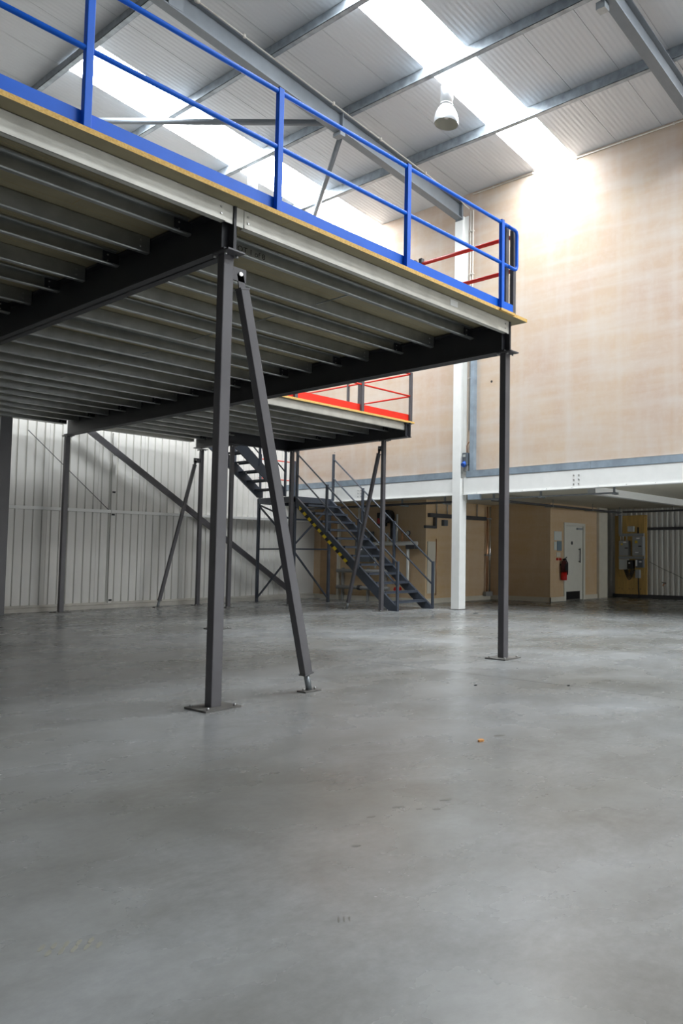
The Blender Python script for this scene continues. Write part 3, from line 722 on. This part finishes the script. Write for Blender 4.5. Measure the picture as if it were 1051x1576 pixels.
# upper flight, turning back to the deck
uf = thing('stair_flight', (10.8, 16.1, LZ), 'dark upper stair flight from the landing up to the far deck', 'staircase')
UY0, UY1, UXB, UXT = 15.68, 16.62, 11.62, 10.06
sl2 = (ZT-LZ)/(UXB-UXT)
for y in (UY0, UY1):
    MB().prism([(UXB, LZ+0.0), (UXB, LZ+0.16), (UXT, ZT+0.08), (UXT, ZT-0.26), (UXB-0.14, LZ)], 'y', y-0.025, y+0.025).build('stringer', 'steel_stair', uf)
UT = MB(); UT.box(-0.11, 0.11, UY0+0.03, UY1-0.03, -0.012, 0); UT.box(-0.11, -0.10, UY0+0.03, UY1-0.03, -0.045, 0); UT.box(0.10, 0.11, UY0+0.03, UY1-0.03, -0.045, 0)
UTM = UT.mesh('upper_tread', 'steel_stair', (0, 0, 0))
for k in range(1, 7):
    inst('tread', UTM, (UXB-(k-0.35)*(UXB-UXT)/7, 0, LZ+k*(ZT-LZ)/7), uf)
for y in (UY0-0.03, UY1+0.03):
    for x in (UXB-0.05, 10.85, UXT+0.06):
        z0 = LZ+sl2*(UXB-x); MB().box(x-0.022, x+0.022, y-0.022, y+0.022, z0-0.02, z0+1.06).build('standard', 'steel_stair', uf)
    for nm, h in (('handrail', 1.03), ('mid_rail', 0.55)):
        MB().tube([(UXB-0.05, y, LZ+sl2*0.05+h), (UXT+0.06, y, LZ+sl2*(UXB-UXT-0.06)+h)], 0.018, 8).build(nm, 'steel_stair', uf)

# ================================================================== LAMPS
def bell_lamp(x, y, zb, label):
    t = thing('bell_lamp', (x, y, zb), label, 'lamp')
    MB().lathe([(0.215, 0.0), (0.222, 0.03), (0.215, 0.10), (0.195, 0.18), (0.16, 0.26), (0.115, 0.325), (0.095, 0.35)], (x, y, zb), 32).build('shade', 'lamp_alu', t)
    MB().lathe([(0.208, 0.002), (0.206, 0.06), (0.188, 0.16), (0.15, 0.25), (0.10, 0.31), (0.0, 0.33)], (x, y, zb), 32).build('reflector', 'lamp_inside', t)
    MB().lathe([(0.0, 0.10), (0.04, 0.11), (0.055, 0.16), (0.035, 0.24), (0.03, 0.31)], (x, y, zb), 16).build('bulb', 'white_paint', t)
    MB().lathe([(0.0, 0.345), (0.115, 0.345), (0.115, 0.37), (0.0, 0.37)], (x, y, zb), 24).build('collar', 'pipe_grey', t)
    MB().lathe([(0.0, 0.36), (0.112, 0.36), (0.112, 0.68), (0.095, 0.70), (0.0, 0.70)], (x, y, zb), 24).build('gear_housing', 'lamp_alu', t)
    MB().tube([(x, y, zb+0.67), (x, y, roofz(x)-0.0)], 0.012, 8).build('suspension_rod', 'galv', t)
    return t
bell_lamp(9.88, 8.98, 8.95, 'bright metal bell lamp hanging below the right-hand roof light')
bell_lamp(10.05, 15.05, 9.10, 'metal bell lamp half hidden behind the blue toe board')

# ================================================================== SERVICES ON THE WALLS
# conduits following the rafter and dropping down beside the white column
t = thing('conduit', (9, 11.1, 9.3), 'pale conduit along the top of the rafter above the blue rail', 'conduit')
yy = RY[0]-0.105
MB().tube([(5.5, yy, roofz(5.5)-0.295), (12.72, yy, roofz(12.72)-0.295), (12.86, yy-0.02, roofz(12.8)-0.36), (13.0, yy-0.06, roofz(12.8)-0.42)], 0.013, 8).build('pipe', 'conduit_white', t)
for x in (6.35, 7.2, 9.1, 10.3, 11.6):
    MB().lathe([(0.0, -0.03), (0.045 if x == 6.35 else 0.026, -0.03), (0.045 if x == 6.35 else 0.026, 0.03), (0.0, 0.03)], (x, yy-0.01, roofz(x)-0.295), 14).build('junction', 'conduit_white', t)
t = thing('conduit', (13.02, 11.0, 3.5), 'pair of slim pale conduits running down the plaster beside the white column', 'conduit')
for q in (10.98, 11.05): MB().tube([(13.03, q, 4.02), (13.03, q, 9.1)], 0.016, 8).build('pipe', 'conduit_white', t)
for z in (5.2, 6.4, 7.6, 8.6): MB().box(13.005, 13.05, 10.955, 11.075, z, z+0.03).build('clip', 'conduit_white', t)
t = thing('cable_trunking', (13.0, 10.9, 2.45), 'vertical galvanised trunking right of the white column, from soffit upwards', 'trunking')
MB().box(12.95, 13.05, 10.84, 10.955, 2.45, 6.4).build('duct', 'galv_wall', t)
MB().box(12.90, 12.975, 10.62, 10.955, 2.44, 2.555).build('elbow', 'galv_wall', t)
t = thing('socket_box', (12.95, 11.07, 3.08), 'dark grey socket box with blue round socket between white column and trunking', 'socket')
MB().box(12.90, 13.05, 10.99, 11.13, 3.22, 3.50).build('housing', 'box_dark', t, 0.008)
MB().tube([(12.86, 11.065, 3.215), (12.93, 11.065, 3.27)], 0.055, 14).build('blue_socket', 'blue_plug', t)
MB().box(12.893, 12.901, 11.03, 11.10, 3.40, 3.46).build('switch', 'box_light', t)
MB().box(12.93, 13.05, 11.0, 11.12, 3.09, 3.22).build('lower_housing', 'pipe_grey', t)
MB().tube([(12.98, 11.06, 3.5), (12.98, 11.06, 3.66), (12.99, 11.02, 3.74), (13.0, 10.96, 3.76)], 0.012, 8).build('cable', 'copper', t)

# cable basket and conduits hung under the undercroft soffit
t = thing('cable_tray', (12.96, 9, 2.45), 'galvanised cable tray hung just below the white beam, right of the column', 'tray')
MB().box(12.99, 13.10, 7.25, 10.75, 2.43, 2.455).build('tray', 'galv', t)
for y in (7.3, 9.05, 10.3):
    m_ = MB(); m_.box(13.0, 13.03, y-0.02, y+0.02, 2.43, 2.60); m_.box(12.97, 13.14, y-0.03, y+0.03, 2.41, 2.43); m_.build('hanger', 'galv', t)
t = thing('cable_tray', (15.5, 10.6, 2.43), 'dark cable tray crossing deep under the undercroft soffit', 'tray')
MB().box(13.4, 19.15, 10.50, 10.68, 2.43, 2.47).build('tray', 'pipe_dark', t)
for x in (13.8, 15.6, 17.5, 19.0):
    MB().box(x-0.02, x+0.02, 10.46, 10.72, 2.41, 2.43).build('hanger', 'galv', t); MB().tube([(x, 10.48, 2.42), (x, 10.48, 2.60)], 0.008, 6).build('rod', 'galv', t)
t = thing('cable_tray', (18.5, 8, 2.47), 'dark cable tray along the top of the outer clad wall', 'tray')
MB().box(19.2, 19.4, 4.0, 10.5, 2.45, 2.49).build('tray', 'pipe_dark', t)
for y in (5, 7, 9, 10.2): MB().tube([(19.3, y, 2.49), (19.3, y, 2.60)], 0.008, 6).build('rod', 'galv', t)
t = thing('cable_tray', (13.5, 14.5, 2.43), 'dark cable tray under the soffit behind the stairs', 'tray')
MB().box(13.30, 13.48, 11.5, 17.2, 2.43, 2.47).build('tray', 'pipe_dark', t)
for y in (12.0, 13.4, 14.8, 16.2):
    m_ = MB(); m_.box(13.26, 13.52, y-0.02, y+0.02, 2.40, 2.43); m_.box(13.30, 13.33, y-0.02, y+0.02, 2.47, 2.60); m_.build('hanger', 'galv', t)
# dark trunking on the partition left of the white column
t = thing('wall_trunking', (15, 13.15, 2.0), 'dark cable trunking along the undercroft partition left of the white column', 'trunking')
MB().box(14.0, 16.24, 13.10, 13.19, 2.16, 2.26).build('duct', 'pipe_dark', t)
MB().box(14.20, 14.26, 13.11, 13.19, 1.94, 2.16).build('drop', 'pipe_dark', t)
MB().box(13.86, 14.26, 13.11, 13.19, 1.88, 1.95).build('duct', 'pipe_dark', t)
for x in (14.3, 14.7, 15.2, 15.9): MB().tube([(x, 13.16, 2.26), (x, 13.16, 2.59)], 0.013, 8).build('conduit', 'galv', t)
tag(MB().box(14.52, 14.66, 13.10, 13.195, 1.96, 2.11).build('switch_box', 'box_dark'), 'small dark switch box hanging under the partition trunking', 'switch')
# copper risers in the partition corner
t = thing('riser_pipes', (16.45, 13.1, 0.1), 'pair of shiny vertical pipes in the partition corner behind the right-hand column', 'pipes')
for x in (16.30, 16.42): MB().tube([(x, 13.12, 0.14), (x, 13.12, 2.55)], 0.024, 10).build('pipe', 'copper' if x < 16.35 else 'chrome', t)
for z in (0.16, 1.2, 2.2): MB().box(16.26, 16.46, 13.09, 13.19, z, z+0.035).build('pipe_clip', 'pipe_grey', t)
MB().box(16.20, 16.48, 13.06, 13.16, 0.10, 0.22).build('valve', 'pipe_grey', t)
# pale slab painting in the lit strip of partition by the stair foot
t = thing('lit_wall_patch', (14.35, 13.18, 0.3), 'narrow pale slab as the lit strip of partition, with a red pipe, beside the stair foot', 'panel')
MB().box(14.0, 14.28, 13.165, 13.197, 0.25, 1.55).build('panel', 'skirting', t)
MB().tube([(14.31, 13.17, 0.2), (14.31, 13.17, 1.62)], 0.012, 8).build('red_pipe', 'copper', t)

# plant on the partition behind the stairs (plane x = 13.95)
px = 13.86
t = thing('pipe_manifold', (px, 14.4, 1.4), 'insulated pipe header with gauge and vertical pipes, behind the stairs', 'pipework')
MB().tube([(px, 13.42, 1.50), (px, 15.03, 1.50)], 0.055, 14).build('header', 'foil', t)
MB().box(13.80, 13.94, 13.45, 13.75, 1.36, 1.46).build('bracket', 'pipe_dark', t)
for y, z0, z1, r, mm in ((13.72, 0.30, 1.45, 0.042, 'foil'), (14.12, 1.55, 2.25, 0.028, 'foil'), (14.45, 1.55, 1.78, 0.022, 'foil'), (14.9, 0.86, 1.45, 0.03, 'foil'), (14.25, 0.45, 1.45, 0.03, 'copper'), (13.93, 1.5, 1.82, 0.028, 'copper'), (15.55, 2.0, 2.5, 0.03, 'foil'), (15.35, 1.9, 2.5, 0.02, 'foil')):
    MB().tube([(px, y, z0), (px, y, z1)], r, 10).build('pipe', mm, t)
MB().tube([(13.80, 13.68, 1.76), (13.835, 13.68, 1.76)], 0.065, 18).build('pressure_gauge', 'pipe_dark', t)
MB().tube([(13.794, 13.68, 1.76), (13.80, 13.68, 1.76)], 0.052, 18).build('gauge_face', 'paper', t)
MB().tube([(px, 13.66, 1.54), (px, 13.66, 1.72)], 0.012, 8).build('gauge_stem', 'copper', t)
t = thing('pump', (px, 14.4, 2.0), 'dark pump with valve bodies high on the partition behind the stairs', 'pump')
MB().tube([(13.70, 14.45, 2.2), (13.93, 14.45, 2.2)], 0.17, 20).build('motor', 'rubber', t)
MB().tube([(13.66, 14.45, 2.2), (13.72, 14.45, 2.2)], 0.11, 20).build('end_cover', 'pipe_dark', t)
MB().box(13.75, 13.93, 14.55, 14.75, 1.95, 2.30).build('volute', 'rubber', t)
MB().tube([(px, 14.30, 1.62), (px, 14.30, 2.1)], 0.045, 12).build('inlet', 'rubber', t)
MB().box(13.74, 13.80, 14.60, 14.72, 2.02, 2.16).build('red_valve', 'red_extinguisher', t)
t = thing('low_pipes', (px, 15.3, 0.3), 'pair of grey horizontal pipes low on the partition behind the stairs', 'pipework')
for z, y0, y1 in ((0.78, 14.35, 16.35), (0.34, 14.35, 16.35)):
    MB().tube([(px-0.03, y0, z), (px-0.03, y1, z)], 0.05, 12).build('pipe', 'pipe_grey', t)
for y in (14.55, 15.2, 16.2): MB().box(13.86, 13.94, y-0.02, y+0.02, 0.0, 0.86).build('pipe_stand', 'pipe_grey', t)
for y in (14.75, 15.45): MB().tube([(px-0.03, y-0.05, 0.34), (px-0.03, y+0.05, 0.34)], 0.068, 12).build('coupling', 'pipe_dark', t)
t = thing('valve', (px, 14.1, 0.25), 'red valve low down seen between the stair treads', 'valve')
MB().tube([(13.75, 14.05, 0.34), (13.93, 14.05, 0.34)], 0.055, 12).build('body', 'red_extinguisher', t)
MB().tube([(13.84, 14.05, 0.38), (13.80, 13.95, 0.60)], 0.012, 8).build('lever', 'rubber', t)
t = thing('control_panel', (13.85, 15.3, 1.05), 'green-grey control cabinet with a lit lamp, behind the stair treads', 'cabinet')
MB().box(13.80, 13.945, 15.05, 15.62, 1.02, 1.82).build('cabinet', 'box_dark', t, 0.006)
m = mat('pilot_lamp', (0.8, 1, 0.9, 1), 0.4, emit=12)
MB().tube([(13.785, 15.42, 1.36), (13.80, 15.42, 1.36)], 0.022, 12).build('pilot_lamp', 'pilot_lamp', t)
MB().box(13.79, 13.80, 15.2, 15.5, 1.55, 1.7).build('display', 'pipe_grey', t)
t = thing('plywood_boxing', (13.9, 16.7, 0), 'brown timber boxing on the partition left of the stair tower', 'panel')
MB().box(13.90, 13.949, 16.45, 17.15, 0.12, 2.45).build('board', 'brown_board', t)
MB().box(13.88, 13.949, 16.36, 16.44, 0.0, 2.45).build('edge_strip', 'skirting', t)

# fire extinguisher, notices
t = thing('fire_extinguisher', (17.06, 11.08, 0.55), 'red fire extinguisher with darker upper part hung beside the white door', 'extinguisher')
MB().lathe([(0.0, 0.0), (0.075, 0.0), (0.082, 0.02), (0.082, 0.21), (0.0, 0.21)], (17.06, 11.10, 0.56), 20).build('cylinder', 'red_extinguisher', t)
MB().lathe([(0.0, 0.0), (0.084, 0.0), (0.084, 0.22), (0.06, 0.29), (0.03, 0.32), (0.0, 0.32)], (17.06, 11.10, 0.77), 20).build('shoulder', 'dark_red', t)  # upper part darker than the cylinder below
mb = MB(); mb.box(17.03, 17.09, 11.04, 11.13, 1.09, 1.13); mb.bar((17.06, 11.08, 1.13), (17.16, 11.08, 1.17), 0.025, 0.015); mb.build('valve_handle', 'black', t)
MB().tube([(17.09, 11.06, 1.10), (17.16, 11.05, 1.02), (17.165, 11.05, 0.85), (17.155, 11.05, 0.70)], 0.014, 8).build('hose', 'black', t)
MB().box(16.99, 17.13, 11.012, 11.017, 0.82, 0.99).build('label', 'black', t)
MB().box(17.03, 17.09, 11.14, 11.199, 0.95, 1.0).build('wall_bracket', 'black', t)
for k, (x0, x1, z0, z1, mm, lb) in enumerate((
    (16.72, 17.08, 1.62, 1.86, 'paper', 'large pale notice at the top of the group beside the door'),
    (16.72, 16.84, 1.36, 1.58, 'paper', 'small white notice below left in the group beside the door'),
    (16.86, 17.08, 1.34, 1.60, 'paper_blue', 'blue-grey notice in the middle of the group beside the door'),
    (16.84, 17.02, 1.18, 1.30, 'skirting', 'small cream plate over the fire call points'))):
    tag(MB().box(x0, x1, 11.188, 11.199, z0, z1).build('notice', mm), lb, 'notice')
for x, z, lb in ((16.86, 1.12, 'left small red call point beside the door'), (17.0, 1.12, 'right small red call point beside the door')):
    tag(MB().box(x-0.03, x+0.03, 11.16, 11.2, z-0.03, z+0.03).build('call_point', 'red_extinguisher'), lb, 'call point')

# electrical intake board on the outer wall (plane x = 19.86)
ex = 19.84
def plate(nm, y0, y1, z0, z1, th, mm, parent=None, base=ex, bev=0.0): return MB().box(base-th, base, y0, y1, z0, z1).build(nm, mm, parent, bev)
bb = thing('backboard', (ex, 10.6, 0.0), 'tall yellow plywood backboard carrying the electrical boxes', 'backboard')
plate('board', 10.04, 11.09, 0.10, 2.40, 0.03, 'ply', bb)
plate('upper_board', 10.10, 10.98, 0.72, 2.36, 0.02, 'ply', bb, ex-0.03)
b0 = ex-0.052
for z in (0.25, 0.27, 0.62): 
    for y in (10.25, 10.5, 10.62, 10.9): bolts(bb, [(ex-0.03, y+random.uniform(-.05, .05), z)], (-1, 0, 0), 0.011, 0.004, 'rubber', 'screw_hole')
def ebox(nm, y0, y1, z0, z1, th, mm, label, cat='box', extra=()):
    t = thing(nm, (b0-th/2, (y0+y1)/2, z0), label, cat)
    plate('housing', y0, y1, z0, z1, th, mm, t, b0, 0.006)
    for n_, a0, a1, c0, c1, m_ in extra: plate(n_, a0, a1, c0, c1, 0.008, m_, t, b0-th)
    return t
ebox('distribution_box', 10.55, 10.87, 1.22, 1.66, 0.14, 'box_grey', 'left grey distribution box with yellow warning label on the backboard', 'fuse box', (('warning_label', 10.74, 10.80, 1.53, 1.58, 'warn_yellow'), ('white_label', 10.62, 10.72, 1.60, 1.63, 'sticker'), ('latch', 10.57, 10.67, 1.43, 1.46, 'black')))
ebox('distribution_box', 10.08, 10.42, 1.22, 1.78, 0.16, 'box_grey', 'right tall grey distribution box with round yellow label on the backboard', 'fuse box', (('warning_label', 10.25, 10.33, 1.58, 1.66, 'warn_yellow'), ('white_label', 10.18, 10.28, 1.71, 1.74, 'sticker'), ('latch', 10.12, 10.22, 1.48, 1.51, 'black'), ('white_label', 10.22, 10.32, 1.30, 1.33, 'sticker')))
ebox('meter_box', 10.60, 10.88, 0.82, 1.12, 0.12, 'box_light', 'pale grey meter box below the left distribution box', 'meter box')
ebox('isolator', 10.42, 10.60, 0.84, 1.09, 0.14, 'black', 'black isolator box with a small white label', 'isolator', (('white_label', 10.50, 10.55, 0.99, 1.03, 'sticker'),))
ebox('fuse_switch', 10.10, 10.34, 0.88, 1.12, 0.12, 'box_dark', 'grey fuse switch with cream lever plate under the right distribution box', 'switch', (('lever_plate', 10.28, 10.335, 0.92, 1.10, 'sticker'), ('white_label', 10.14, 10.22, 1.03, 1.07, 'sticker')))
ebox('cutout', 10.22, 10.36, 0.58, 0.82, 0.10, 'box_grey', 'small grey service cut-out lowest on the backboard', 'switch')
ebox('junction_box', 10.42, 10.62, 1.92, 2.08, 0.08, 'box_light', 'small pale junction box highest on the backboard', 'junction box')
t = thing('wall_trunking', (b0, 10.5, 1.8), 'grey steel trunking framing the boxes on the backboard', 'trunking')
plate('duct', 10.10, 10.90, 1.79, 1.87, 0.07, 'box_grey', t, b0); plate('duct', 10.08, 10.92, 1.13, 1.205, 0.07, 'box_grey', t, b0)
plate('duct', 10.83, 10.92, 1.87, 2.42, 0.07, 'box_grey', t, b0)
for y in (10.66, 10.78, 10.86): MB().tube([(b0-0.04, y, 1.66), (b0-0.04, y, 1.79)], 0.018, 8).build('gland', 'sticker', t)
plate('duct', 10.28, 10.32, 1.87, 2.05, 0.04, 'black', t, b0)
def cable(label, pts, r=0.012, mm='rubber'):
    return tag(MB().tube(pts, r, 8).build('cable', mm), label, 'cable')
cable('black cable dropping from the cut-out to the floor', [(b0-0.05, 10.28, 0.58), (b0-0.05, 10.28, 0.30), (b0-0.04, 10.26, 0.0)], 0.02)
for k in range(4):
    y1 = 10.74-0.05*k; y2 = 10.40+0.02*k; d = 0.30-0.05*k
    pts = [(b0-0.06-0.028*k, y1+(y2-y1)*i/10, 0.83-d*math.sin(math.pi*i/10)) for i in range(11)]
    cable(['lowest looping cable below the meter box', 'second looping cable below the meter box', 'third looping cable below the meter box', 'shortest looping cable below the black isolator'][k], pts, 0.012)
cable('thin dark earth wire slanting across the outer clad wall', [(19.89, 10.0, 1.05), (19.89, 9.6, 0.86), (19.89, 9.2, 0.70), (19.89, 8.9, 0.56)], 0.006)
t = tag(MB().box(19.84, 19.915, 4.0, 10.05, 1.96, 2.04).build('cladding_rail', 'pipe_dark'), 'dark horizontal rail across the outer clad wall at the right edge', 'rail')
t = thing('tap', (19.88, 9.5, 0.36), 'small brass tap on the outer clad wall near the floor', 'tap')
MB().tube([(19.91, 9.52, 0.42), (19.80, 9.52, 0.42), (19.78, 9.52, 0.36)], 0.018, 8).build('spout', 'copper', t)
MB().bar((19.82, 9.58, 0.47), (19.82, 9.44, 0.45), 0.02, 0.02).build('lever', 'rubber', t)

# ================================================================== FLOOR DEBRIS
def chip(x, y, r, label, mm, h=0.008):
    mb = MB(); n = 7; pts = [(x+r*(0.7+0.5*random.random())*math.cos(2*math.pi*k/n)*1.3, y+r*(0.7+0.5*random.random())*math.sin(2*math.pi*k/n)) for k in range(n)]
    mb.prism(pts, 'z', 0.0005, h); return tag(mb.build('floor_chip', mm), label, 'debris')
chip(3.885, 3.165, 0.022, 'small orange wood chip lying on the open floor', 'wood_chip', 0.012)
chip(5.50, 4.55, 0.012, 'dark crumb on the floor left of the right-hand column base', 'rubber')
chip(6.0, 3.85, 0.012, 'dark crumb on the floor right of the wood chip', 'rubber')
chip(12.3, 10.2, 0.05, 'dark scrap on the floor before the white column', 'rubber')
